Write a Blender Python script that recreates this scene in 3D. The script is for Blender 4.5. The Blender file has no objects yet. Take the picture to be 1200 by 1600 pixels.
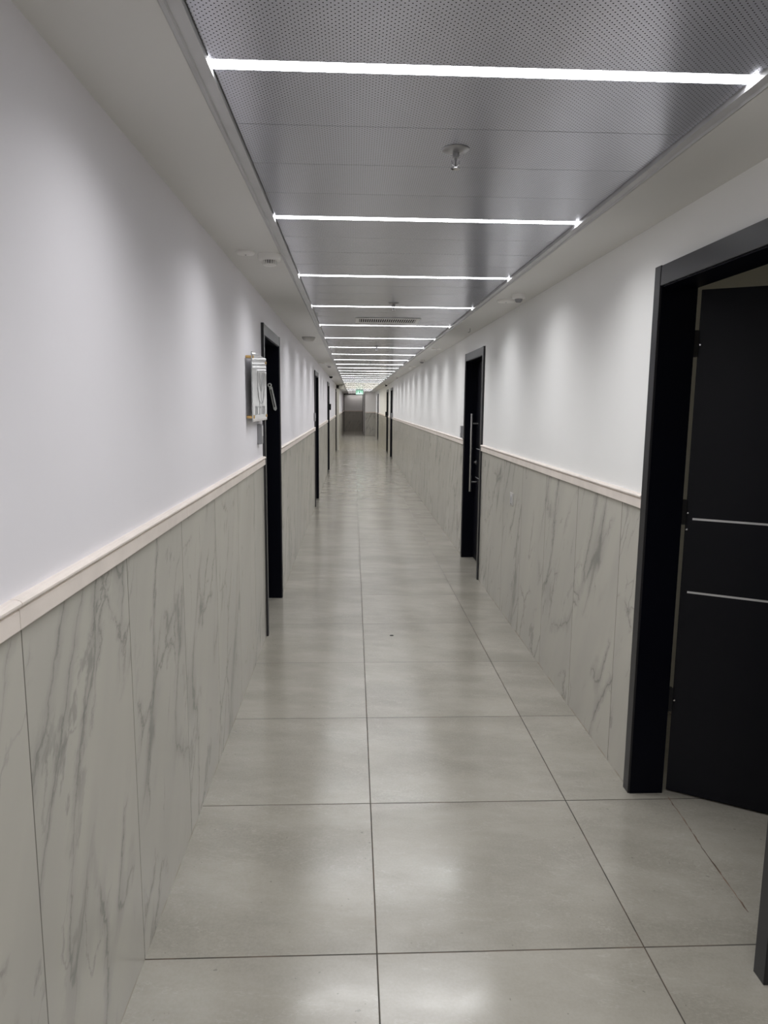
import bpy, bmesh, math, random
from mathutils import Vector, Matrix
R = math.radians
scene = bpy.context.scene
C = scene.collection

# ---------------------------------------------------------------- camera, world, exposure
CAM_Z = 1.597
cam_data = bpy.data.cameras.new('camera'); cam = bpy.data.objects.new('camera', cam_data); C.objects.link(cam)
cam_data.sensor_fit = 'VERTICAL'; cam_data.sensor_height = 36.0; cam_data.sensor_width = 27.0
cam_data.lens = 1111.42 / 1600 * 36.0
cam_data.clip_start = 0.02; cam_data.clip_end = 200
rt = Vector((0.99905685, -0.04255122, 0.00864863)); up = Vector((-0.00223351, 0.14855595, 0.98890148)); fw = Vector((0.04336377, 0.98798812, -0.1483208))
M = Matrix((rt, up, -fw)).transposed().to_4x4(); M.translation = Vector((0, 0, CAM_Z))
cam.matrix_world = M
scene.camera = cam
world = bpy.data.worlds.new('world'); scene.world = world; world.use_nodes = True
world.node_tree.nodes['Background'].inputs[0].default_value = (0.5, 0.55, 0.6, 1)
world.node_tree.nodes['Background'].inputs[1].default_value = 0.0
vs = scene.view_settings
scene.display_settings.display_device = 'sRGB'
vs.view_transform = 'Standard'; vs.look = 'None'; vs.gamma = 1.0; vs.use_curve_mapping = False
vs.exposure = 0.0
LED_WATT = 8.8; LED_SPREAD = 142   # light of one strip (W) and its beam angle
LED_GLOW = 10.0             # radiance of the strip diffusers
cy = scene.cycles
cy.use_denoising = True; cy.max_bounces = 12; cy.diffuse_bounces = 8; cy.glossy_bounces = 6; cy.transmission_bounces = 8
cy.sample_clamp_indirect = 12.0; cy.caustics_reflective = False; cy.caustics_refractive = False
cy.use_light_tree = True

# ---------------------------------------------------------------- dimensions of the place (metres)
XL, XR, H = -0.6006, 1.1642, 2.298
Y0, Y1, Y2, Y3 = -4.2, 38.0, 45.0, 45.35       # back end, stub wall, far door frame, wall behind it
TILE_TOP = 1.197
LX0, LX1 = -0.304, 0.874                      # metal ceiling / strip light span
LED_Y, LED_S, LED_W = 1.648, 1.243, 0.045
PZ = H + 0.012                                # underside of the metal panels
WT = 0.13                                     # wall thickness

# ---------------------------------------------------------------- node helpers
class NT:
    def __init__(s, name, rough=0.5, metal=0.0, spec=0.5):
        s.m = bpy.data.materials.new(name); s.m.use_nodes = True
        s.t = s.m.node_tree; s.b = s.t.nodes['Principled BSDF']
        s.b.inputs['Roughness'].default_value = rough; s.b.inputs['Metallic'].default_value = metal
        s.b.inputs['Specular IOR Level'].default_value = spec
    def n(s, typ, **kw):
        nd = s.t.nodes.new(typ)
        for k, v in kw.items(): setattr(nd, k, v)
        return nd
    def link(s, a, b): s.t.links.new(a, b)
    def set(s, inp, v):
        if isinstance(v, bpy.types.NodeSocket): s.link(v, inp)
        else: inp.default_value = v
    def math(s, op, a, b=None, c=None, clamp=False):
        nd = s.n('ShaderNodeMath', operation=op, use_clamp=clamp)
        s.set(nd.inputs[0], a)
        if b is not None: s.set(nd.inputs[1], b)
        if c is not None: s.set(nd.inputs[2], c)
        return nd.outputs[0]
    def xyz(s):
        tc = s.n('ShaderNodeTexCoord'); sp = s.n('ShaderNodeSeparateXYZ'); s.link(tc.outputs['Object'], sp.inputs[0])
        return sp.outputs[0], sp.outputs[1], sp.outputs[2]
    def comb(s, x, y, z):
        nd = s.n('ShaderNodeCombineXYZ'); s.set(nd.inputs[0], x); s.set(nd.inputs[1], y); s.set(nd.inputs[2], z); return nd.outputs[0]
    def noise(s, vec, scale, detail=3, rough=0.5, dist=0.0, color=False):
        nd = s.n('ShaderNodeTexNoise'); s.set(nd.inputs['Vector'], vec)
        nd.inputs['Scale'].default_value = scale; nd.inputs['Detail'].default_value = detail
        nd.inputs['Roughness'].default_value = rough; nd.inputs['Distortion'].default_value = dist
        return nd.outputs['Color' if color else 'Fac']
    def ss(s, v, a, b, lo=0.0, hi=1.0):
        nd = s.n('ShaderNodeMapRange', interpolation_type='SMOOTHSTEP'); s.set(nd.inputs[0], v)
        nd.inputs[1].default_value = a; nd.inputs[2].default_value = b; nd.inputs[3].default_value = lo; nd.inputs[4].default_value = hi
        return nd.outputs[0]
    def mix(s, f, a, b):
        nd = s.n('ShaderNodeMix', data_type='RGBA'); s.set(nd.inputs[0], f)
        s.set(nd.inputs[6], a if isinstance(a, bpy.types.NodeSocket) else (*a, 1)); s.set(nd.inputs[7], b if isinstance(b, bpy.types.NodeSocket) else (*b, 1))
        return nd.outputs[2]
    def color(s, v): s.set(s.b.inputs['Base Color'], v if isinstance(v, bpy.types.NodeSocket) else (*v, 1)); return s
    def rough(s, v): s.set(s.b.inputs['Roughness'], v)
    def bump(s, h, strength=0.1, dist=0.002):
        nd = s.n('ShaderNodeBump'); s.set(nd.inputs['Height'], h); nd.inputs['Strength'].default_value = strength
        nd.inputs['Distance'].default_value = dist; s.link(nd.outputs[0], s.b.inputs['Normal'])

def plain(name, col, rough=0.5, metal=0.0, spec=0.5, bump=None, var=0.04):
    t = NT(name, rough, metal, spec)
    tc = t.n('ShaderNodeTexCoord'); v = t.noise(tc.outputs['Object'], 9.0, 3)
    t.color(t.mix(t.ss(v, 0.3, 0.7), tuple(c * (1 - var) for c in col), tuple(min(1, c * (1 + var)) for c in col)))
    if bump: t.bump(t.noise(tc.outputs['Object'], bump[0], 3), bump[1], 0.001)
    return t.m

def emit(name, col, power):
    t = NT(name); t.color((0.8, 0.8, 0.8)); t.b.inputs['Emission Color'].default_value = (*col, 1); t.b.inputs['Emission Strength'].default_value = power
    return t.m

# painted plaster
def mat_paint(name, col):
    t = NT(name, 0.55, 0, 0.3); x, y, z = t.xyz(); v = t.comb(x, y, z)
    n = t.noise(v, 1.3, 4)
    t.color(t.mix(t.ss(n, 0.3, 0.7), tuple(c * 0.975 for c in col), col))
    t.bump(t.noise(v, 160, 2), 0.05, 0.001)
    return t.m

# veined marble look tiles on the walls: joints run vertically every 0.607 m
def mat_marble(name, y_joint, lean, pitch=0.607, axis='y'):
    t = NT(name, 0.25, 0, 0.6); x, y, z = t.xyz()
    a = y if axis == 'y' else x
    k = t.math('DIVIDE', t.math('SUBTRACT', a, y_joint), pitch)
    idx = t.math('FLOOR', k); fr = t.math('SUBTRACT', k, idx)
    dj = t.math('MULTIPLY', t.math('MINIMUM', fr, t.math('SUBTRACT', 1.0, fr)), pitch)
    u = t.math('MULTIPLY', fr, pitch)
    # the veins climb steeply across each slab: p runs across them, q along them
    p = t.math('SUBTRACT', u, t.math('MULTIPLY', z, lean)); q = t.math('MULTIPLY', z, 0.26)
    off = t.math('MULTIPLY', idx, 3.71)
    vv = t.comb(p, q, off)
    warp = t.noise(vv, 4.5, 5, 0.62, color=True)
    w = t.n('ShaderNodeVectorMath', operation='MULTIPLY_ADD'); t.link(warp, w.inputs[0]); w.inputs[1].default_value = (0.16, 0.10, 0.0); t.link(vv, w.inputs[2])
    fine = t.noise(t.comb(p, z, off), 17, 4, 0.6, color=True)
    w2 = t.n('ShaderNodeVectorMath', operation='MULTIPLY_ADD'); t.link(fine, w2.inputs[0]); w2.inputs[1].default_value = (0.045, 0.03, 0.0); t.link(w.outputs[0], w2.inputs[2])
    W2 = w2.outputs[0]
    wide = t.comb(p, t.math('MULTIPLY', z, 0.5), t.math('ADD', off, 11.0))
    mask = t.ss(t.noise(wide, 3.0, 3), 0.44, 0.60)
    d1 = t.math('ABSOLUTE', t.math('SUBTRACT', t.noise(W2, 3.4, 1, 0.4), 0.5))
    thin = t.math('MULTIPLY', t.ss(d1, 0.0, 0.010, 1, 0), mask)
    soft = t.math('MULTIPLY', t.ss(d1, 0.0, 0.060, 1, 0), mask)
    off2 = t.n('ShaderNodeVectorMath', operation='ADD'); t.link(W2, off2.inputs[0]); off2.inputs[1].default_value = (4.7, 1.3, 8.1)
    d2 = t.math('ABSOLUTE', t.math('SUBTRACT', t.noise(off2.outputs[0], 6.5, 1, 0.4), 0.5))
    mask3 = t.ss(t.noise(wide, 4.6, 2), 0.50, 0.62)
    hair = t.math('MULTIPLY', t.ss(d2, 0.0, 0.014, 1, 0), mask3)
    vo = t.n('ShaderNodeTexVoronoi', feature='DISTANCE_TO_EDGE'); t.link(t.n('ShaderNodeVectorMath', operation='MULTIPLY_ADD').outputs[0], vo.inputs['Vector'])
    wv3 = vo.inputs['Vector'].links[0].from_node; t.link(fine, wv3.inputs[0]); wv3.inputs[1].default_value = (0.09, 0.09, 0.0); t.link(t.comb(p, t.math('MULTIPLY', z, 0.62), off), wv3.inputs[2])
    vo.inputs['Scale'].default_value = 4.0
    mask2 = t.ss(t.noise(t.comb(p, z, t.math('ADD', off, 31.0)), 2.2, 2), 0.54, 0.64)
    web = t.math('MULTIPLY', t.ss(vo.outputs['Distance'], 0.0, 0.085, 1, 0), mask2)
    webfine = t.math('MULTIPLY', t.ss(vo.outputs['Distance'], 0.0, 0.022, 1, 0), mask2)
    blot = t.math('MULTIPLY', t.ss(t.noise(t.comb(p, t.math('MULTIPLY', z, 0.55), t.math('ADD', off, 53.0)), 7.5, 5, 0.62), 0.60, 0.66), mask)
    cloud = t.ss(t.noise(vv, 3.0, 4), 0.3, 0.75)
    c = t.mix(cloud, (0.490, 0.472, 0.422), (0.430, 0.417, 0.378))
    c = t.mix(t.math('MULTIPLY', soft, 0.38), c, (0.200, 0.200, 0.190))
    c = t.mix(t.math('MULTIPLY', web, 0.30), c, (0.200, 0.196, 0.186))
    c = t.mix(t.math('MULTIPLY', webfine, 0.55), c, (0.175, 0.172, 0.164))
    c = t.mix(t.math('MULTIPLY', blot, 0.50), c, (0.190, 0.190, 0.180))
    c = t.mix(t.math('MULTIPLY', thin, 0.60), c, (0.160, 0.160, 0.152))
    c = t.mix(t.math('MULTIPLY', hair, 0.40), c, (0.190, 0.190, 0.180))
    j = t.ss(dj, 0.0013, 0.0026, 1, 0)
    c = t.mix(t.math('MULTIPLY', j, 0.85), c, (0.075, 0.068, 0.058))
    # faint rusty dirt along the foot
    foot = t.math('MULTIPLY', t.ss(z, 0.0, 0.012, 1, 0), t.ss(t.noise(t.comb(x, y, 0), 7, 3), 0.4, 0.6))
    c = t.mix(t.math('MULTIPLY', foot, 0.5), c, (0.26, 0.17, 0.10))
    t.color(c)
    t.bump(t.math('MULTIPLY', j, -1.0), 0.4, 0.001)
    return t.m

XC, YT, LT = 0.073, 1.8766, 0.8
def mat_floor():
    t = NT('grey_floor_tile', 0.3, 0, 0.85); x, y, z = t.xyz()
    kx = t.math('DIVIDE', t.math('SUBTRACT', x, XC), LT); ky = t.math('DIVIDE', t.math('SUBTRACT', y, YT), LT)
    ix = t.math('FLOOR', kx); iy = t.math('FLOOR', ky)
    fx = t.math('SUBTRACT', kx, ix); fy = t.math('SUBTRACT', ky, iy)
    dx = t.math('MULTIPLY', t.math('MINIMUM', fx, t.math('SUBTRACT', 1.0, fx)), LT)
    dy = t.math('MULTIPLY', t.math('MINIMUM', fy, t.math('SUBTRACT', 1.0, fy)), LT)
    seed = t.math('ADD', t.math('MULTIPLY', ix, 5.37), t.math('MULTIPLY', iy, 2.91))
    v = t.comb(x, y, seed)
    vs_ = t.comb(t.math('MULTIPLY', x, 0.45), t.math('ADD', y, t.math('MULTIPLY', x, 0.12)), seed)
    big = t.ss(t.noise(vs_, 3.2, 5, 0.6), 0.30, 0.72)
    streak = t.ss(t.noise(vs_, 16, 6, 0.65, 0.6), 0.32, 0.70)
    grain = t.ss(t.noise(v, 120, 3, 0.6), 0.3, 0.7)
    wn = t.n('ShaderNodeTexWhiteNoise', noise_dimensions='1D'); t.set(wn.inputs['W'], seed)
    c = t.mix(big, (0.248, 0.234, 0.197), (0.345, 0.328, 0.282))
    c = t.mix(t.math('MULTIPLY', streak, 0.30), c, (0.262, 0.243, 0.205))
    c = t.mix(t.math('MULTIPLY', grain, 0.16), c, (0.43, 0.41, 0.365))
    c = t.mix(t.math('MULTIPLY', wn.outputs[0], 0.10), c, (0.27, 0.255, 0.22))
    # hair-thin pale veins
    wv = t.noise(vs_, 3.0, 6, 0.7, 0.4); dv = t.math('ABSOLUTE', t.math('SUBTRACT', wv, 0.5))
    c = t.mix(t.math('MULTIPLY', t.ss(dv, 0.0, 0.006, 1, 0), 0.16), c, (0.50, 0.48, 0.43))
    sp = t.ss(t.noise(v, 55, 2), 0.735, 0.76)
    c = t.mix(t.math('MULTIPLY', sp, 0.55), c, (0.16, 0.15, 0.13))
    g = t.math('MAXIMUM', t.ss(dx, 0.0016, 0.0030, 1, 0), t.ss(dy, 0.0017, 0.0033, 1, 0))
    gn = t.noise(v, 9, 3)
    gc = t.mix(t.ss(gn, 0.45, 0.62), (0.045, 0.043, 0.038), (0.11, 0.08, 0.06))
    c = t.mix(t.math('MULTIPLY', g, 0.9), c, gc)
    t.color(c)
    rr = t.math('ADD', t.math('MULTIPLY', t.ss(t.noise(vs_, 9, 5, 0.6), 0.3, 0.7), 0.08), 0.165)
    t.rough(t.math('ADD', rr, t.math('MULTIPLY', g, 0.35)))
    hgt = t.math('ADD', t.math('MULTIPLY', t.noise(vs_, 22, 5, 0.6), 0.5), t.math('MULTIPLY', g, -2.0))
    t.set(t.b.inputs['Specular IOR Level'], t.math('SUBTRACT', 0.85, t.math('MULTIPLY', g, 0.8)))
    t.bump(hgt, 0.045, 0.0012)
    return t.m

# grey coated metal with a staggered grid of small round holes
def mat_perforated():
    t = NT('perforated_grey_metal', 0.34, 0.0, 0.5); x, y, z = t.xyz()
    def dots(ox, oy):
        a = t.math('FRACT', t.math('DIVIDE', t.math('ADD', x, ox), 0.014)); b = t.math('FRACT', t.math('DIVIDE', t.math('ADD', y, oy), 0.014))
        a = t.math('SUBTRACT', a, 0.5); b = t.math('SUBTRACT', b, 0.5)
        return t.math('SQRT', t.math('ADD', t.math('MULTIPLY', a, a), t.math('MULTIPLY', b, b)))
    d = t.math('MINIMUM', dots(0.0, 0.0), dots(0.007, 0.007))
    hole = t.ss(d, 0.115, 0.145, 1, 0)
    ky = t.math('FRACT', t.math('DIVIDE', t.math('SUBTRACT', y, LED_Y + LED_W / 2), LED_S))
    n = t.noise(t.comb(x, t.math('MULTIPLY', y, 0.3), 0), 2.0, 3)
    base = t.mix(t.ss(n, 0.3, 0.7), (0.58, 0.59, 0.66), (0.63, 0.64, 0.71))
    t.color(t.mix(hole, base, (0.030, 0.030, 0.034)))
    t.rough(t.math('ADD', 0.21, t.math('MULTIPLY', hole, 0.5)))
    t.b.inputs['Metallic'].default_value = 0.42
    return t.m

m_wall_l = mat_paint('lavender_white_paint', (0.78, 0.765, 0.80))
m_wall_r = mat_paint('white_wall_paint', (0.86, 0.86, 0.85))
m_ceil = mat_paint('white_ceiling_paint', (0.70, 0.695, 0.675))
m_marble_l = mat_marble('marble_wall_tile', 1.270, 0.42)
m_marble_r = mat_marble('marble_wall_tile_facing', 3.003, -0.40)
m_marble_x = mat_marble('marble_wall_tile_end', 0.58, 0.40, axis='x')
m_floor = mat_floor()
m_perf = mat_perforated()
m_rail = plain('cream_moulding', (0.76, 0.69, 0.635), 0.4, bump=(60, 0.05), var=0.05)
m_profile = plain('white_ceiling_profile', (0.52, 0.52, 0.53), 0.35)
m_shadow = plain('dark_void', (0.02, 0.02, 0.022), 0.9)
m_casing = plain('dark_grey_casing', (0.016, 0.016, 0.019), 0.36, spec=0.5, bump=(90, 0.05))
m_frame = plain('black_navy_frame', (0.0010, 0.0014, 0.0050), 0.45, spec=0.12)
m_leaf = plain('black_navy_door', (0.0018, 0.0021, 0.0052), 0.46, spec=0.24, bump=(140, 0.06))
m_steel = plain('brushed_steel', (0.55, 0.55, 0.54), 0.28, 1.0)
m_inlay = plain('silver_inlay', (0.62, 0.62, 0.63), 0.40, 0.6)
m_chrome = plain('chrome', (0.62, 0.62, 0.64), 0.12, 1.0)
m_escut = plain('dull_chrome_grey', (0.36, 0.36, 0.37), 0.32, 0.7)
m_gold = plain('brushed_gold', (0.72, 0.48, 0.20), 0.30, 1.0)
m_plastic = plain('white_plastic', (0.82, 0.81, 0.79), 0.4)
m_vent = plain('white_vent_metal', (0.80, 0.80, 0.80), 0.35)
m_plastic_g = plain('grey_plastic', (0.26, 0.26, 0.27), 0.42)
m_plastic_d = plain('black_plastic', (0.012, 0.012, 0.014), 0.25)
m_silver = plain('tarnished_silver', (0.62, 0.63, 0.60), 0.30, 0.35, var=0.25)
m_ink = plain('grey_ink', (0.24, 0.24, 0.245), 0.6)
m_tileplate = plain('plate_grey', (0.50, 0.49, 0.47), 0.3)
m_green = plain('exit_green', (0.0, 0.035, 0.02), 0.5)
m_rust = plain('rusty_grout', (0.13, 0.092, 0.065), 0.9, var=0.5)
m_led = emit('strip_diffuser_white', (0.985, 0.985, 1.0), LED_GLOW)
m_led_w = emit('strip_diffuser_warm', (1.0, 0.965, 0.86), LED_GLOW)
m_led_far = emit('strip_diffuser_lobby', (1.0, 0.93, 0.90), LED_GLOW * 0.35)
m_exit = emit('exit_sign_face', (0.42, 1.0, 0.70), 0.48)
m_exit.node_tree.nodes['Principled BSDF'].inputs['Base Color'].default_value = (0.40, 0.62, 0.50, 1)
def mat_acrylic():
    t = NT('frosted_acrylic', 0.02, 0, 0.6); t.color((0.86, 0.87, 0.87)); t.b.inputs['Transmission Weight'].default_value = 0.35; t.b.inputs['IOR'].default_value = 1.49
    tc = t.n('ShaderNodeTexCoord'); t.rough(t.ss(t.noise(tc.outputs['Object'], 4, 2), 0.3, 0.7, 0.015, 0.03))
    return t.m
m_acrylic = mat_acrylic()

# ---------------------------------------------------------------- mesh helpers
class MB:
    def __init__(s): s.bm = bmesh.new()
    def box(s, x0, x1, y0, y1, z0, z1, mat=None):
        vs_ = [s.bm.verts.new((x, y, z)) for x in (x0, x1) for y in (y0, y1) for z in (z0, z1)]
        fs = [(0, 1, 3, 2), (4, 6, 7, 5), (0, 4, 5, 1), (2, 3, 7, 6), (0, 2, 6, 4), (1, 5, 7, 3)]
        for f in fs: s.bm.faces.new([vs_[i] for i in f])
        if mat is not None: bmesh.ops.transform(s.bm, matrix=mat, verts=vs_)
        return s
    def prism(s, pts, a0, a1, axis='y'):
        def P(p, a): return (p[0], a, p[1]) if axis == 'y' else ((a, p[0], p[1]) if axis == 'x' else (p[0], p[1], a))
        A = [s.bm.verts.new(P(p, a0)) for p in pts]; B = [s.bm.verts.new(P(p, a1)) for p in pts]
        n = len(pts)
        for i in range(n): s.bm.faces.new((A[i], A[(i + 1) % n], B[(i + 1) % n], B[i]))
        s.bm.faces.new(A[::-1]); s.bm.faces.new(B)
        return s
    def lathe(s, prof, seg=32, mat=None):
        rings = []
        for r_, z_ in prof:
            if r_ < 1e-6: rings.append([s.bm.verts.new((0, 0, z_))])
            else: rings.append([s.bm.verts.new((r_ * math.cos(2 * math.pi * i / seg), r_ * math.sin(2 * math.pi * i / seg), z_)) for i in range(seg)])
        for a, b in zip(rings, rings[1:]):
            for i in range(seg):
                j = (i + 1) % seg
                if len(a) == 1 and len(b) == 1: continue
                if len(a) == 1: s.bm.faces.new((a[0], b[j], b[i]))
                elif len(b) == 1: s.bm.faces.new((a[i], a[j], b[0]))
                else: s.bm.faces.new((a[i], a[j], b[j], b[i]))
        if mat is not None: bmesh.ops.transform(s.bm, matrix=mat, verts=[v for r_ in rings for v in r_])
        return s
    def rod(s, p, q, r_, seg=16):
        p = Vector(p); q = Vector(q); d = q - p; L = d.length
        m = Matrix.Translation(p) @ d.to_track_quat('Z', 'Y').to_matrix().to_4x4()
        return s.lathe([(0, 0), (r_, 0), (r_, L), (0, L)], seg, m)
    def path(s, pts, r_, seg=10):
        for a, b in zip(pts, pts[1:]): s.rod(a, b, r_, seg)
        return s
    def build(s, name, mat, parent=None, bevel=0, smooth=False):
        bm = s.bm
        bmesh.ops.recalc_face_normals(bm, faces=bm.faces)
        if bevel:
            bmesh.ops.bevel(bm, geom=[e for e in bm.edges if e.calc_face_angle(0) > 0.6], offset=bevel, segments=2, affect='EDGES', clamp_overlap=True)
        me = bpy.data.meshes.new(name); bm.to_mesh(me); bm.free(); me.materials.append(mat)
        if smooth:
            me.polygons.foreach_set('use_smooth', [True] * len(me.polygons))
            me.set_sharp_from_angle(angle=R(38))
        o = bpy.data.objects.new(name, me); C.objects.link(o)
        if parent is not None:
            o.parent = parent; o.matrix_parent_inverse = parent.matrix_world.inverted()
        return o

def tag(o, label, cat, group=None, kind=None):
    o['label'] = label; o['category'] = cat
    if group: o['group'] = group
    if kind: o['kind'] = kind
    return o

def thing(name, label, cat, loc=(0, 0, 0), group=None, kind=None):
    o = bpy.data.objects.new(name, None); C.objects.link(o); o.location = loc; o.empty_display_size = 0.05
    o.matrix_world = Matrix.Translation(loc)
    return tag(o, label, cat, group, kind)

# ---------------------------------------------------------------- doors: (side, near edge, far edge, open?)
DOORS = [
    ('L', 4.80, 5.85), ('L', 11.18, 12.23), ('L', 16.70, 17.75), ('L', 24.25, 25.30),
    ('R', 1.725, 2.776), ('R', 6.40, 7.45), ('R', 21.30, 22.35), ('R', 23.92, 24.97), ('R', 33.28, 34.33)]
DZ = 2.125                # outer top of the casings
def sides(s): return sorted([(a, b) for q, a, b in DOORS if q == s])

# ---------------------------------------------------------------- shell
def wall(side, name, mat, yend):
    sgn, X = (-1, XL - 0.004) if side == 'L' else (1, XR + 0.004)
    mb = MB(); xa, xb = sorted((X, X + sgn * WT)); y = Y0
    for a, b in sides(side):
        mb.box(xa, xb, y, a + 0.02, 0, 2.5); mb.box(xa, xb, a + 0.02, b - 0.02, DZ - 0.02, 2.5); y = b - 0.02
    mb.box(xa, xb, y, yend, 0, 2.5)
    return mb.build(name, mat)

tag(wall('L', 'wall_left', m_wall_l, 46.8), 'left corridor wall with lavender white paint above the marble tiles', 'wall', kind='structure')
tag(wall('R', 'wall_right', m_wall_r, Y1), 'right corridor wall with white paint above the marble tiles', 'wall', kind='structure')
tag(MB().box(XL - 0.2, 5.2, Y0 - 0.2, 47.0, -0.1, 0).build('floor', m_floor), 'glossy grey stone-look floor tiles with thin dark joints', 'floor', kind='structure')
tag(MB().box(XL - 0.1, XR + 0.1, Y0 - 0.15, Y0, 0, 2.5).build('wall_back', m_wall_r), 'white wall closing the corridor behind the viewer', 'wall', kind='structure')
tag(MB().box(0.605, XR + 0.3, Y1, Y1 + 0.15, 0, 2.5).build('wall_far_right', m_wall_r), 'short white end wall right of the far opening', 'wall', kind='structure')
tag(MB().box(0.605, 0.755, Y1 + 0.15, 46.8, 0, 2.5).build('wall_lobby', m_wall_r), 'side wall of the far lobby beyond the corridor', 'wall', kind='structure')
tag(MB().box(XL - 0.1, 0.70, Y3, Y3 + 0.15, 0, 2.5).build('wall_end', m_wall_r), 'dim wall at the very end behind the dark frame', 'wall', kind='structure')
mb = MB(); mb.box(XL - 0.01, XL + 0.035, Y2 - 0.02, Y2 + 0.12, 0, 2.297); mb.box(0.575, 0.61, Y2 - 0.02, Y2 + 0.12, 0, 2.297); mb.box(XL + 0.035, 0.575, Y2 - 0.02, Y2 + 0.12, 2.235, 2.297)
tag(mb.build('door_10', m_casing), 'thin dark frame of the opening at the corridor end', 'door frame', kind='structure')
tag(MB().box(0.59, 0.612, Y1 - 0.02, Y1 + 0.17, 0, H).build('trim_9', m_casing), 'dark vertical edge strip on the far end wall', 'trim', kind='structure')
# pilaster and bulkhead on the left
tag(MB().box(XL - 0.01, XL + 0.085, 25.42, 25.95, 0, H).build('trim_7', m_ceil), 'narrow cream pilaster beside the fourth left doorway', 'pilaster', kind='structure')
tag(MB().box(XL - 0.005, LX0 - 0.05, 25.42, 25.95, 2.16, H).build('trim_8', m_ceil, bevel=0.01), 'white boxed bulkhead above the far left pilaster', 'bulkhead', kind='structure')

# ceiling: plaster margins and the metal panels between them
mb = MB(); mb.box(XL - 0.1, LX0 - 0.043, Y0, 46.8, H, H + 0.12); mb.box(LX1 + 0.039, XR + 0.25, Y0, 46.8, H, H + 0.12)
tag(mb.build('ceiling', m_ceil), 'plain white plaster ceiling margins along both walls', 'ceiling', kind='structure')
mb = MB(); nled = 36
k0 = -4
for k in range(k0, nled):
    a = LED_Y + LED_S * k + LED_W / 2; w = (LED_S - LED_W) / 4
    for i in range(4):
        mb.box(LX0 + 0.0025, LX1 - 0.0025, a + w * i + (0.0012 if i else 0.0), a + w * (i + 1) - (0.0012 if i < 3 else 0), PZ, PZ + 0.012)
tag(mb.build('ceiling_panels', m_perf), 'perforated grey metal ceiling panels between the strip lights', 'ceiling', kind='structure')
tag(MB().box(LX0 - 0.04, LX1 + 0.04, Y0, 46.8, H + 0.06, H + 0.12).build('ceiling_backing', m_shadow), 'dark void above the metal ceiling panels', 'ceiling', kind='structure')
for i, (xo, xi) in enumerate(((LX0 - 0.043, LX0), (LX1 + 0.039, LX1))):
    s = 1 if xi > xo else -1
    pts = [(xo, H + 0.03), (xo, H + 0.001), (xo + s * 0.002, H + 0.001), (xo + s * 0.014, H - 0.007), (xo + s * 0.016, H - 0.001), (xi, H - 0.001), (xi, H + 0.055), (xi - s * 0.006, H + 0.055), (xi - s * 0.006, H + 0.03)]
    if s < 0: pts = pts[::-1]
    tag(MB().prism(pts, Y0, 45.9).build('trim_%d' % (i + 1), m_profile), ('left' if i == 0 else 'right') + ' white metal edge profile of the panelled ceiling', 'trim', kind='structure')

# wall tiles and the moulding on top of them
def wainscot(side, name, mat, extra=()):
    sgn, X = (1, XL) if side == 'L' else (-1, XR)
    mb = MB(); xa, xb = sorted((X, X - sgn * 0.008)); y = Y0
    segs = []
    for a, b in sides(side): segs.append((y, a)); y = b
    segs.append((y, Y3 if side == 'L' else Y1))
    for a, b in segs: mb.box(xa, xb, a, b, 0, TILE_TOP)
    tag(mb.build(name, mat), ('left' if side == 'L' else 'right') + ' wall lining of tall pale marble tiles with grey veins', 'wall tiles', kind='structure')
    return segs
def rail(segs, side, name):
    sgn, X = (1, XL - 0.004) if side == 'L' else (-1, XR + 0.004)
    prof = [(-0.004, 0), (0.015, 0), (0.016, 0.002), (0.016, 0.036), (0.012, 0.0385), (0.012, 0.0405), (0.019, 0.042), (0.0215, 0.046), (0.0215, 0.050), (0.018, 0.054), (0.011, 0.056), (-0.004, 0.056)]
    pts = [(X + sgn * p, TILE_TOP - 0.001 + q) for p, q in prof]
    if sgn < 0: pts = pts[::-1]
    mb = MB(); j = 1.245 if side == 'L' else 3.806 - 1.28 * 8
    for a, b in segs:
        n = math.floor((a - j) / 1.28); y = a
        while y < b - 1e-6:
            n += 1; e = min(b, j + n * 1.28)
            if e - y > 0.004: mb.prism(pts, y, e - (0.0022 if e < b else 0))
            y = e
    tag(mb.build(name, m_rail), ('left' if side == 'L' else 'right') + ' cream moulding rail capping the marble tiles', 'moulding', kind='structure')
sl = wainscot('L', 'trim_3', m_marble_l); sr = wainscot('R', 'trim_4', m_marble_r)
rail(sl, 'L', 'trim_5'); rail(sr, 'R', 'trim_6')
tag(MB().box(0.625, XR, Y1 - 0.008, Y1 + 0.002, 0, TILE_TOP).build('trim_10', m_marble_x), 'marble tiles on the short far end wall', 'wall tiles', kind='structure')
tag(MB().box(0.625, XR, Y1 - 0.022, Y1 + 0.002, TILE_TOP, TILE_TOP + 0.055).build('trim_11', m_rail), 'cream moulding on the short far end wall', 'moulding', kind='structure')
tag(MB().box(XL, 0.605, Y3 - 0.008, Y3 + 0.002, 0, TILE_TOP).build('trim_12', m_marble_x), 'marble tiles on the dim wall at the very end', 'wall tiles', kind='structure')
tag(MB().box(XL, 0.605, Y3 - 0.022, Y3 + 0.002, TILE_TOP, TILE_TOP + 0.055).build('trim_13', m_rail), 'cream moulding on the dim wall at the very end', 'moulding', kind='structure')

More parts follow.
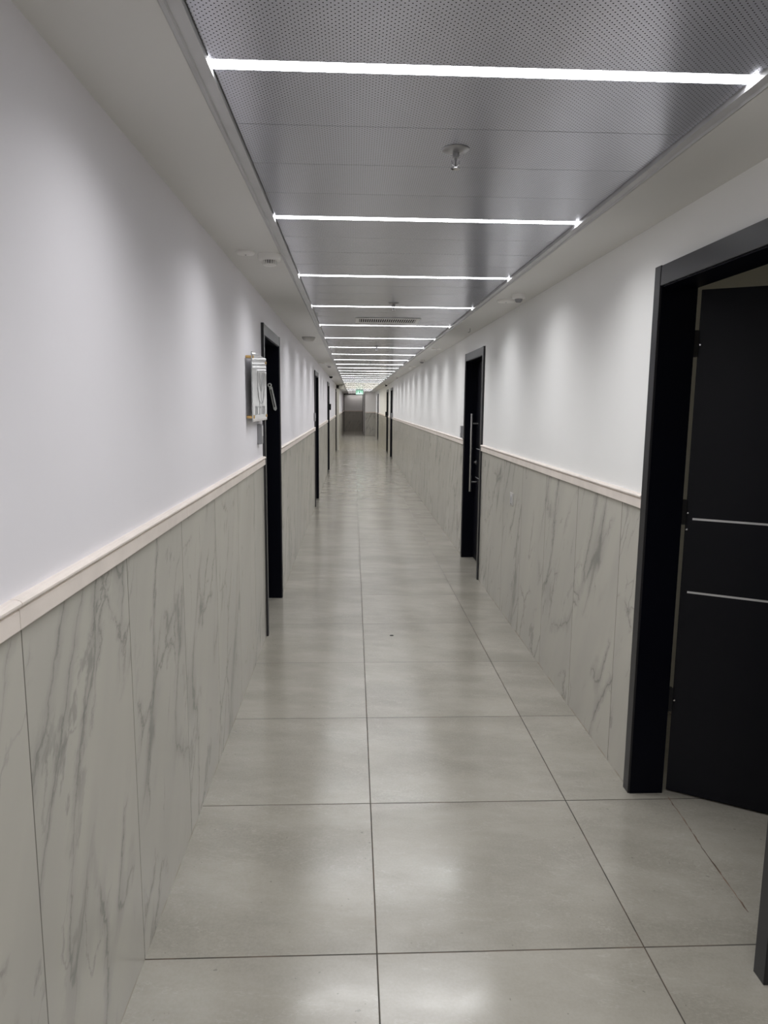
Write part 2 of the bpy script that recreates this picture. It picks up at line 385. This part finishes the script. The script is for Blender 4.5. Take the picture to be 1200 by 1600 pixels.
# room behind the open door on the right
RX0, RX1, RY0, RY1, RZ = XR + 0.004 + WT, 4.6, 0.3, 3.6, 2.62
m_room = mat_paint('room_paint', (0.72, 0.70, 0.63))
rl = bpy.data.lights.new('room_fill', 'AREA'); rl.shape = 'SQUARE'; rl.size = 0.5; rl.energy = 4.5; rl.color = (1.0, 0.97, 0.90)
rlo = bpy.data.objects.new('room_fill', rl); C.objects.link(rlo); rlo.location = (3.3, 1.9, 2.58)   # unseen fill light, added to lift the side room to grey
mb = MB()
mb.box(RX1, RX1 + 0.1, RY0 - 0.1, RY1 + 0.1, 0, RZ); mb.box(RX0 - 0.005, RX1, RY1, RY1 + 0.1, 0, RZ); mb.box(RX0 - 0.005, RX1, RY0 - 0.1, RY0, 0, RZ)
tag(mb.build('wall_room', m_room), 'plain dim walls of the room behind the open door', 'wall', kind='structure')
tag(MB().box(RX0 - 0.005, RX1 + 0.1, RY0 - 0.1, RY1 + 0.1, RZ, RZ + 0.1).build('ceiling_room', m_room), 'plain dim ceiling of the room behind the open door', 'ceiling', kind='structure')

# ---------------------------------------------------------------- doors
INLAY_Z = (1.163, 0.866)
def door(idx, side, a, b, label, open_deg=0, handle=True, reader=False):
    s = 1 if side == 'R' else -1                     # direction into the wall
    X = XR + 0.004 if side == 'R' else XL - 0.004
    root = thing('door_%d' % idx, label, 'door', (X, (a + b) / 2, 0), kind='structure')
    def bx(mb, d0, d1, y0, y1, z0, z1):              # d = depth into the wall
        x0, x1 = sorted((X + s * d0, X + s * d1)); mb.box(x0, x1, y0, y1, z0, z1)
    mb = MB()
    bx(mb, -0.018, 0.004, a, a + 0.052, 0, DZ); bx(mb, -0.018, 0.004, b - 0.052, b, 0, DZ)
    bx(mb, -0.0165, 0.004, a + 0.0525, b - 0.0525, DZ - 0.075, DZ - 0.002)
    mb.build('casing', m_casing, root, bevel=0.0012)
    mb = MB()
    bx(mb, -0.010, 0.128, a + 0.0205, a + 0.0545, 0, DZ - 0.0205); bx(mb, -0.010, 0.128, b - 0.0545, b - 0.0205, 0, DZ - 0.0205)
    bx(mb, -0.008, 0.128, a + 0.0545, b - 0.0545, DZ - 0.080, DZ - 0.0205)
    mb.build('frame', m_frame, root)
    ia, ib, top = a + 0.058, b - 0.058, DZ - 0.084
    W = ib - ia; T = 0.044
    # leaf in its own coordinates: u from the hinge edge, v through the thickness (0 = corridor face), z up
    if open_deg:
        # hinge at the far jamb; leaf swings into the room
        ang = R(open_deg); hx, hy = X + s * 0.150, ib + 0.018
        ud = Vector((s * math.sin(ang), -math.cos(ang), 0)); vd = Vector((s * math.cos(ang), math.sin(ang), 0))
        org = Vector((hx, hy, 0)); hinge_far = True
    else:
        ud = Vector((0, -1, 0)); vd = Vector((s, 0, 0)); org = Vector((X + s * 0.106, ib, 0))
        if side == 'R': ud = Vector((0, 1, 0)); org = Vector((X + s * 0.106, ia, 0))
    MT = Matrix((ud.to_4d(), vd.to_4d(), (0, 0, 1, 0), (0, 0, 0, 1))).transposed(); MT.translation = org
    MT[3][3] = 1.0; MT[3][0] = MT[3][1] = MT[3][2] = 0
    leaf = MB().box(0, W, 0, T, 0.008, top, MT).build('door_leaf', m_leaf, root, bevel=0.0015)
    for z in INLAY_Z:
        o = MB().box(0.026, W - 0.026, -0.0012, 0.002, z - 0.004, z + 0.004, MT).build('inlay_strip', m_inlay, leaf)
    if handle:
        u = W - 0.10; hz0, hz1 = 0.72, 1.52
        h = MB().lathe([(0, 0), (0.0125, 0), (0.0125, hz1 - hz0), (0, hz1 - hz0)], 20, MT @ Matrix.Translation((u, -0.062, hz0))).build('pull_handle', m_steel, leaf, smooth=True)
        h['label'] = 'long vertical steel pull bar'
        mr = MB()
        for z in (hz0 + 0.10, hz1 - 0.10): mr.rod(MT @ Vector((u, -0.062, z)), MT @ Vector((u, 0.002, z)), 0.009)
        mr.build('handle_standoffs', m_steel, leaf, smooth=True)
        l_ = MB(); l_.rod(MT @ Vector((u + 0.045, -0.004, 1.02)), MT @ Vector((u + 0.045, 0.002, 1.02)), 0.026, 24); l_.rod(MT @ Vector((u + 0.045, -0.022, 1.02)), MT @ Vector((u + 0.045, -0.003, 1.02)), 0.012, 20)
        l_.build('lock_cylinder', m_steel, leaf, smooth=True)
    if open_deg:
        for z in (1.84, 1.19, 0.41):
            hg = MB()
            for q in range(3): hg.rod((org.x - s * 0.011, org.y + 0.004, z - 0.05 + q * 0.034), (org.x - s * 0.011, org.y + 0.004, z - 0.05 + q * 0.034 + 0.031), 0.0075)
            hg.box(min(org.x - s * 0.030, org.x - s * 0.004), max(org.x - s * 0.030, org.x - s * 0.004), org.y - 0.0125, org.y - 0.0065, z - 0.05, z + 0.05)
            ho = hg.build('hinge', m_plastic_d, root, smooth=True); ho['label'] = 'black barrel hinge'
            MB().lathe([(0, 0), (0.004, 0), (0.005, 0.002), (0.003, 0.005), (0, 0.0055)], 14, MT @ Matrix.Translation((0.008, -0.001, z - 0.004)) @ Matrix.Rotation(R(90), 4, 'X')).build('hinge_screw', m_chrome, ho, smooth=True)
        for z in (1.12,):
            MB().lathe([(0, 0), (0.005, 0), (0.006, 0.002), (0.003, 0.006), (0, 0.0065)], 14, MT @ Matrix.Translation((0.008, -0.001, z)) @ Matrix.Rotation(R(90), 4, 'X')).build('leaf_screw', m_chrome, leaf, smooth=True)
    return root

LL = ['black doorway on the left nearest the viewer, beside the sign plate', 'second black doorway along the left wall', 'third black doorway along the left wall', 'fourth and farthest black doorway on the left, before the pilaster']
LR = ['open black door with silver inlay strips at the right foreground', 'closed black door with long steel pull bar on the right wall', 'third black doorway along the right wall, nearer of the close pair', 'fourth black doorway along the right wall, farther of the close pair', 'farthest black doorway on the right, next to the end wall']
i = 0
for q, a, b in DOORS:
    i += 1
    if q == 'L': door(i, q, a, b, LL[i - 1], handle=(i > 2))
    else: door(i, q, a, b, LR[i - 5], open_deg=(59.5 if i == 5 else 0), handle=(i != 5))
# steel pull handles face the corridor only on the door the photo shows them on; a worn joint at the open door's threshold
pts = [(1.309, 2.69), (1.303, 2.62), (1.299, 2.53), (1.291, 2.44), (1.288, 2.40), (1.281, 2.33), (1.279, 2.25), (1.274, 2.17), (1.271, 2.08), (1.268, 1.99)]
mb = MB(); random.seed(3); row = []
for (x0, y0), (x1, y1) in zip(pts, pts[1:]):
    for k in range(4):
        f = k / 4; x = x0 + (x1 - x0) * f + random.uniform(-0.0016, 0.0016); y = y0 + (y1 - y0) * f; w0 = random.uniform(0.0007, 0.0032)
        row.append((mb.bm.verts.new((x - w0, y, 0.0004)), mb.bm.verts.new((x + w0, y, 0.0004))))
for (p, q), (p2, q2) in zip(row, row[1:]): mb.bm.faces.new((p, q, q2, p2))
tag(mb.build('trim_14', m_rust), 'rusty worn joint line in the floor under the open door', 'floor joint', kind='structure')

# ---------------------------------------------------------------- strip lights
ORD = ['first', 'second', 'third', 'fourth', 'fifth', 'sixth', 'seventh', 'eighth', 'ninth', 'tenth', 'eleventh', 'twelfth', 'thirteenth', 'fourteenth', 'fifteenth', 'sixteenth', 'seventeenth', 'eighteenth', 'nineteenth', 'twentieth']
def ordinal(n):
    if n <= 20: return ORD[n - 1]
    t_ = ['twenty', 'thirty'][n // 10 - 2]
    return (['twentieth', 'thirtieth'][n // 10 - 2]) if n % 10 == 0 else t_ + '-' + ORD[n % 10 - 1]
for k in range(k0, nled):
    y = LED_Y + LED_S * k
    if k < 0: lab = 'glowing strip light out of view behind the viewer, %s back' % ORD[-k - 1]
    elif y > Y1: lab = 'faint lobby strip light beyond the end wall, %s of all from the viewer' % ordinal(k + 1)
    else: lab = 'glowing white strip light across the panelled ceiling, %s in view from the viewer' % ordinal(k + 1)
    root = thing('strip_light', lab, 'light', ((LX0 + LX1) / 2, y, PZ), 'strip lights across the ceiling')
    warm = 23.5 < y < 32; lobby = y > Y1 - 1
    mat = m_led_far if lobby else (m_led_w if warm else m_led)
    MB().box(LX0 + 0.001, LX1 - 0.001, y - LED_W / 2 + 0.0015, y + LED_W / 2 - 0.0015, PZ - 0.0004, PZ + 0.006).build('diffuser', mat, root)
    mb = MB()
    mb.box(LX0 + 0.001, LX1 - 0.001, y - LED_W / 2 + 0.0015, y + LED_W / 2 - 0.0015, PZ + 0.0062, PZ + 0.03)
    mb.build('housing', m_profile, root)
    ld = bpy.data.lights.new('strip_lamp', 'AREA'); ld.shape = 'RECTANGLE'; ld.size = LX1 - LX0 - 0.004; ld.size_y = LED_W - 0.004
    ld.energy = LED_WATT * (1.0 if not lobby else 0.20); ld.spread = R(LED_SPREAD); ld.color = (0.985, 0.985, 1.0) if not (warm or lobby) else ((1.0, 0.965, 0.86) if warm else (1.0, 0.93, 0.90))
    lo = bpy.data.objects.new('strip_lamp', ld); C.objects.link(lo); lo.parent = root; lo.location = (0, 0, -0.0010)

# ---------------------------------------------------------------- sprinklers
def sprinkler(x, y, label):
    root = thing('fire_sprinkler', label, 'sprinkler', (x, y, PZ), 'sprinklers on the metal ceiling')
    T0 = Matrix.Translation((x, y, PZ))
    MB().lathe([(0, 0), (0.038, 0), (0.0385, -0.0015), (0.036, -0.004), (0.024, -0.007), (0.013, -0.010), (0, -0.010)], 40, T0).build('escutcheon', m_escut, root, smooth=True)
    MB().lathe([(0, -0.010), (0.0095, -0.010), (0.0095, -0.020), (0.007, -0.023), (0, -0.023)], 20, T0).build('threaded_body', m_plastic_g, root, smooth=True)
    fr = MB()
    for s in (-1, 1): fr.path([Vector((x + s * 0.006, y, PZ - 0.021)), Vector((x + s * 0.0105, y, PZ - 0.030)), Vector((x + s * 0.009, y, PZ - 0.041)), Vector((x, y, PZ - 0.048))], 0.0019, 8)
    fr.build('yoke', m_chrome, root, smooth=True)
    MB().rod((x, y, PZ - 0.022), (x, y, PZ - 0.047), 0.0022, 10).build('glass_bulb', m_plastic_g, root, smooth=True)
    d = MB(); d.lathe([(0, -0.048), (0.006, -0.0485), (0.013, -0.051), (0.0128, -0.053), (0, -0.0515)], 24, T0).build('deflector', m_chrome, root, smooth=True)
SL = ['chrome fire sprinkler hanging between the first two strip lights', 'small sprinkler just before the fourth strip light', 'small sprinkler hanging beyond the ceiling vent', 'tiny sprinkler near the ninth strip light', 'tiny sprinkler near the twelfth strip light', 'tiny sprinkler near the fourteenth strip light', 'tiny distant sprinkler before the exit sign']
for (x, y), l_ in zip([(0.286, 2.115), (0.282, 5.17), (0.284, 8.93), (0.284, 12.0), (0.16, 15.6), (0.283, 18.4), (0.286, 25.3)], SL): sprinkler(x, y, l_)

# ---------------------------------------------------------------- air vent
root = thing('air_vent', 'slotted grey air vent set in the metal ceiling panels', 'vent', (0.28, 6.17, PZ))
vx0, vx1, vy0, vy1 = 0.016, 0.556, 6.03, 6.36
mb = MB(); z0, z1 = PZ - 0.006, PZ - 0.0005
mb.box(vx0, vx0 + 0.032, vy0, vy1, z0, z1); mb.box(vx1 - 0.032, vx1, vy0, vy1, z0, z1); mb.box(vx0 + 0.032, vx1 - 0.032, vy0, vy0 + 0.05, z0, z1); mb.box(vx0 + 0.032, vx1 - 0.032, vy1 - 0.03, vy1, z0, z1)
mb.build('frame', m_vent, root, bevel=0.001)
MB().box(vx0 + 0.03, vx1 - 0.03, vy0 + 0.05, vy1 - 0.03, PZ - 0.0015, PZ - 0.0004).build('backing', m_shadow, root)
n = 26
for k in range(n):
    x = vx0 + 0.032 + (vx1 - vx0 - 0.064) * (k + 0.5) / n
    MB().box(-0.0035, 0.0035, vy0 + 0.05, vy1 - 0.03, 0.0, 0.0012, Matrix.Translation((x, 0, PZ - 0.0045)) @ Matrix.Rotation(R(12), 4, 'Y')).build('slat', m_vent, root)

# ---------------------------------------------------------------- ceiling devices on the plaster margins
def disc(x, y, r_, label, name='cover_disc', cat='cover plate'):
    T0 = Matrix.Translation((x, y, H))
    root = thing(name, label, cat, (x, y, H), 'round cover discs on the ceiling margins')
    MB().lathe([(0, 0), (r_, 0), (r_, -0.006), (r_ - 0.004, -0.011), (r_ * 0.5, -0.013), (0, -0.0135)], 40, T0).build('cover', m_plastic, root, smooth=True)
    MB().lathe([(0, -0.0134), (0.004, -0.0134), (0.003, -0.016), (0, -0.0165)], 12, T0).build('screw', m_plastic_g, root, smooth=True)
def low_detector(x, y, r_, label):
    T0 = Matrix.Translation((x, y, H))
    root = thing('smoke_detector', label, 'smoke detector', (x, y, H), 'smoke detectors on the ceiling margins')
    MB().lathe([(0, 0), (r_, 0), (r_, -0.004), (0, -0.004)], 48, T0).build('base', m_plastic_g, root, smooth=True)
    MB().lathe([(0, -0.004), (r_ * 0.96, -0.004), (r_ * 0.92, -0.018), (r_ * 0.76, -0.034), (r_ * 0.5, -0.043), (0, -0.046)], 48, T0).build('cover', m_tileplate, root, smooth=True)
def detector(x, y, r_, label, slots=True, mat=None):
    mat = mat or m_plastic
    T0 = Matrix.Translation((x, y, H))
    root = thing('smoke_detector', label, 'smoke detector', (x, y, H), 'smoke detectors on the ceiling margins')
    MB().lathe([(0, 0), (r_, 0), (r_ * 1.0, -0.022), (r_ * 0.93, -0.027), (r_ * 0.66, -0.029), (0, -0.029)], 48, T0).build('base', mat, root, smooth=True)
    if slots:
        MB().lathe([(0, -0.029), (r_ * 0.60, -0.029), (r_ * 0.50, -0.045), (0, -0.045)], 48, T0).build('sensing_chamber', m_shadow, root, smooth=True)
        fb = MB()
        for k in range(20):
            a = 2 * math.pi * k / 20
            fb.box(r_ * 0.50, r_ * 0.645, -0.0022, 0.0022, -0.046, -0.0285, T0 @ Matrix.Rotation(a, 4, 'Z'))
        fb.build('vent_ribs', mat, root)
        MB().lathe([(0, -0.0445), (r_ * 0.56, -0.0445), (r_ * 0.55, -0.050), (r_ * 0.4, -0.053), (0, -0.053)], 48, T0).build('cap', mat, root, smooth=True)
    else:
        MB().lathe([(0, -0.029), (r_ * 0.62, -0.029), (r_ * 0.56, -0.042), (r_ * 0.35, -0.050), (0, -0.051)], 40, T0).build('cap', m_plastic_g, root, smooth=True)
disc(-0.503, 3.48, 0.043, 'flat white cover disc on the left ceiling margin, left of the nearest smoke detector')
detector(-0.398, 3.53, 0.054, 'white smoke detector with vent slots on the left ceiling margin, nearest the viewer')
low_detector(-0.472, 7.70, 0.072, 'low grey domed smoke detector on the left ceiling margin beyond the first left door')
disc(-0.525, 12.35, 0.06, 'flat white cover disc on the far left ceiling margin above the second left door')
detector(-0.425, 12.87, 0.052, 'small smoke detector on the far left ceiling margin, past the second left door', slots=False)
disc(-0.45, 20.0, 0.06, 'tiny cover disc on the left ceiling margin near the far end')
disc(1.020, 4.88, 0.060, 'flat white cover disc on the right ceiling margin, beside the nearest right detector')
detector(1.043, 4.61, 0.040, 'small domed smoke detector on the right ceiling margin, nearest the viewer', slots=False)
disc(1.026, 8.97, 0.060, 'flat cover disc on the right ceiling margin past the closed door')
detector(1.062, 11.24, 0.045, 'second small smoke detector along the right ceiling margin', slots=False)
disc(1.053, 12.98, 0.060, 'flat cover disc on the right ceiling margin beyond the second right detector')
detector(1.062, 17.6, 0.045, 'third and farthest smoke detector along the right ceiling margin', slots=False)
def dome(x, y, label):
    T0 = Matrix.Translation((x, y, H)); root = thing('security_camera', label, 'camera', (x, y, H), 'dome cameras')
    MB().lathe([(0, 0), (0.055, 0), (0.055, -0.025), (0.045, -0.032), (0, -0.032)], 32, T0).build('base', m_plastic, root, smooth=True)
    MB().lathe([(0, -0.031), (0.044, -0.031), (0.042, -0.050), (0.031, -0.066), (0.015, -0.074), (0, -0.076)], 32, T0).build('dome', m_plastic_d, root, smooth=True)
dome(-0.535, 17.3, 'black dome camera high beside the third left doorway')
dome(1.085, 24.0, 'black dome camera above the close pair of right doorways')
mb = MB().path([(1.062, 6.62, H), (1.062, 6.62, H - 0.028), (1.055, 6.63, H - 0.036), (1.046, 6.64, H - 0.034)], 0.0022, 8)
tag(mb.build('wire_hook', m_plastic_g, smooth=True), 'thin wire hook hanging from the right ceiling margin by the closed door', 'hook')

# ---------------------------------------------------------------- exit sign
EX, EY = 0.28, 33.0
root = thing('exit_sign', 'lit green exit sign with running figures and arrow hanging at the far end', 'sign', (EX, EY, 2.29))
MB().box(EX - 0.175, EX + 0.175, EY - 0.01, EY + 0.03, 2.288, 2.31).build('housing', m_plastic_g, root)
fc = MB().box(EX - 0.17, EX + 0.17, EY - 0.012, EY + 0.012, 2.085, 2.288).build('sign_face', m_exit, root)
g = MB(); yy0, yy1 = EY - 0.0145, EY - 0.0121
g.box(EX - 0.17, EX + 0.17, yy0, yy1, 2.208, 2.216); g.box(EX - 0.17, EX - 0.162, yy0, yy1, 2.085, 2.208); g.box(EX + 0.162, EX + 0.17, yy0, yy1, 2.085, 2.208)
def runner(cx, f):
    g.lathe([(0, 0), (0.011, 0), (0.011, 0.002), (0, 0.002)], 14, Matrix.Translation((cx + f * 0.010, yy1, 2.186)) @ Matrix.Rotation(R(90), 4, 'X'))
    for p in ([(-0.004, 2.168), (0.012, 2.172), (0.006, 2.138), (-0.012, 2.136)], [(-0.010, 2.166), (-0.004, 2.172), (-0.026, 2.150), (-0.031, 2.154)],
              [(0.008, 2.168), (0.010, 2.162), (0.030, 2.152), (0.031, 2.159)], [(-0.012, 2.140), (-0.001, 2.136), (-0.018, 2.100), (-0.029, 2.104)], [(-0.003, 2.140), (0.008, 2.138), (0.024, 2.112), (0.015, 2.108)]):
        pts_ = [(cx + f * a, z) for a, z in p]; g.prism(pts_, yy0, yy1)
runner(EX - 0.118, 1); runner(EX + 0.118, -1)
g.prism([(EX - 0.010, 2.182), (EX + 0.010, 2.182), (EX + 0.010, 2.148), (EX + 0.030, 2.148), (EX, 2.102), (EX - 0.030, 2.148), (EX - 0.010, 2.148)], yy0, yy1)
for v in g.bm.verts: v.co.z = 2.085 + (v.co.z - 2.085) * (0.203 / 0.131)
g.build('pictogram', m_green, root)

# ---------------------------------------------------------------- things on the left wall
PX = XL + 0.030       # back of the sign plate
root = thing('sign_plate', 'clear and white acrylic sign with emblem, lettering and gold standoffs on the left wall', 'sign', (XL, 4.38, 1.68))
SY0, SY1, SZ0, SZ1 = 4.075, 4.725, 1.497, 1.888
MB().box(PX, PX + 0.006, SY0, SY1, SZ0, SZ1).build('acrylic_panel', m_acrylic, root, bevel=0.0012)
for y in (SY0 + 0.032, SY1 - 0.032):
    for z in (SZ0 + 0.028, SZ1 - 0.028):
        so = MB(); so.rod((XL - 0.004, y, z), (PX, y, z), 0.0085, 24); so.rod((PX + 0.006, y, z), (PX + 0.011, y, z), 0.0095, 24)
        so.build('standoff', m_gold, root, smooth=True)
em = MB(); fx = PX + 0.0066
def stroke(pts_, w=0.003):
    for (y0, z0), (y1, z1) in zip(pts_, pts_[1:]):
        d = Vector((y1 - y0, z1 - z0)); L = max(d.length, 1e-6); nrm = Vector((-d.y, d.x)) / L * w / 2
        q = [(y0 + nrm.x, z0 + nrm.y), (y1 + nrm.x, z1 + nrm.y), (y1 - nrm.x, z1 - nrm.y), (y0 - nrm.x, z0 - nrm.y)]
        em.prism(q, fx - 0.0004, fx + 0.0008, 'x')
cyy, c0 = 4.44, 1.70
for s in (-1, 1):
    # two long curved leaves and an inner fork, mirrored
    stroke([(cyy + s * (0.165 - 0.09 * (t_ / 12) ** 2.2), c0 + 0.085 - 0.175 * t_ / 12) for t_ in range(13)])
    stroke([(cyy + s * (0.150 - 0.145 * (t_ / 12)), c0 + 0.090 - 0.115 * (t_ / 12) ** 0.8) for t_ in range(13)])
    stroke([(cyy + s * (0.075 - 0.072 * (t_ / 10) ** 1.3), c0 + 0.085 - 0.080 * t_ / 10) for t_ in range(11)])
    stroke([(cyy + s * (0.160 - 0.15 * (t_ / 12)), c0 - 0.040 - 0.060 * (t_ / 12) ** 0.7) for t_ in range(13)])
    stroke([(cyy + s * (0.175 - 0.105 * (t_ / 12)), c0 - 0.005 - 0.105 * (t_ / 12) ** 1.2) for t_ in range(13)])
stroke([(cyy, c0 + 0.02), (cyy, c0 - 0.085)])
em.build('emblem', m_ink, root)
em = MB()
# block Hebrew letter strokes, read from the viewer's left to right along the plate
def letters(y, z0, hgt, items):
    global em
    z1 = z0 + hgt; w = 0.007
    for it, wd in items:
        a, b = y, y + wd; y += wd + 0.014; em = MB()
        if it == 'mem': stroke([(a, z0), (a, z1), (b, z1), (b, z0), (a, z0)], w)
        elif it == 'bet': stroke([(a, z1), (b - 0.01, z1), (b - 0.01, z0)], w); stroke([(a, z0), (b, z0)], w)
        elif it == 'het': stroke([(a, z0), (a, z1), (b, z1), (b, z0)], w)
        else: stroke([(a, z1), (b, z1), (b, z0)], w)
        em.build('letter', m_ink, root)
for y_, it_ in ((4.185, [('mem', 0.045), ('vav', 0.012)]), (4.325, [('bet', 0.050), ('resh', 0.042)]), (4.478, [('vav', 0.012), ('het', 0.045), ('mem', 0.045)])):
    letters(y_, 1.538, 0.044, it_)

def reader(side, y, z, label, w=0.075, h=0.125, mat=None, d=0.028):
    s, X = (1, XL - 0.004) if side == 'L' else (-1, XR + 0.004)
    root = thing('door_reader', label, 'access reader', (X, y, z), 'access readers beside the doors')
    x0, x1 = sorted((X, X + s * d)); mat = mat or m_plastic_g
    MB().box(x0, x1, y - w / 2, y + w / 2, z - h / 2, z + h / 2).build('body', mat, root, bevel=0.003)
    x0, x1 = sorted((X + s * d, X + s * (d + 0.0015)))
    MB().box(x0, x1, y - w * 0.38, y + w * 0.38, z - h * 0.1, z + h * 0.42).build('touch_face', m_plastic_d if mat is m_plastic_d else m_profile, root)
reader('L', 4.57, 1.410, 'grey access reader under the acrylic sign on the left wall')
reader('L', 11.03, 1.410, 'grey access reader beside the second left doorway')
reader('R', 7.58, 1.325, 'grey access reader just past the closed door with the pull bar')
reader('L', 17.86, 1.545, 'dark reader standing out past the third left doorway', mat=m_plastic_d, d=0.05, w=0.09, h=0.15)
reader('R', 21.18, 1.290, 'dark reader before the nearer of the close pair of right doorways', mat=m_plastic_g, d=0.05, w=0.09, h=0.17)
reader('R', 25.08, 1.290, 'dark reader past the farther of the close pair of right doorways', mat=m_plastic_d, d=0.05, w=0.09, h=0.17)

# mezuzah case leaning on the far jamb of the first left doorway
jy = 5.85 - 0.0545
root = thing('mezuzah', 'silver mezuzah case leaning on the far jamb of the first left doorway', 'mezuzah', (-0.64, jy, 1.65))
p0, p1 = Vector((-0.660, 1.735)), Vector((-0.622, 1.545)); dd = (p1 - p0); ang = math.atan2(dd.x, -dd.y); L = dd.length
MT = Matrix.Translation((p0.x, jy - 0.012, p0.y)) @ Matrix.Rotation(-ang, 4, 'Y')
cs = MB(); cs.prism([(-0.0135, 0), (0.0135, 0), (0.0135, -L + 0.014), (0, -L), (-0.0135, -L + 0.014)], -0.001, 0.0115)
bmesh.ops.transform(cs.bm, matrix=MT, verts=cs.bm.verts); cs.build('case', m_silver, root, bevel=0.002)
ri = MB(); ri.box(-0.0035, 0.0035, -0.0035, 0.0, -L + 0.03, -0.02, MT); ri.build('raised_band', m_chrome, root)
MB().lathe([(0.007, 0), (0.016, 0), (0.017, 0.004), (0.015, 0.008), (0.009, 0.008), (0.007, 0.004), (0.007, 0)], 28, Matrix.Translation((-0.667, jy - 0.0005, 1.748)) @ Matrix.Rotation(R(90), 4, 'X')).build('top_ring', m_silver, root, smooth=True)

# small socket plate on the right marble tiles
root = thing('wall_socket', 'small pale socket plate on the marble tiles of the right wall', 'socket', (XR, 5.13, 0.925))
MB().box(XR - 0.006, XR + 0.001, 5.08, 5.18, 0.878, 0.972).build('plate', m_tileplate, root, bevel=0.002)
MB().box(XR - 0.0085, XR - 0.005, 5.108, 5.150, 0.895, 0.955).build('insert', m_profile, root, bevel=0.001)
mb = MB(); mb.box(XR - 0.0092, XR - 0.0086, 5.114, 5.144, 0.888, 0.892); mb.box(XR - 0.0092, XR - 0.0086, 5.126, 5.131, 0.905, 0.940)
mb.build('socket_slots', m_shadow, root)

# tiny dark crumb lying on the floor
mb = MB(); mb.lathe([(0, 0), (0.010, 0.0), (0.008, 0.003), (0, 0.004)], 7, Matrix.Translation((0.272, 4.80, 0)) @ Matrix.Scale(1.5, 4, (1, 0, 0)))
tag(mb.build('dirt_crumb', m_shadow), 'tiny dark crumb on the floor tile in mid corridor', 'debris')
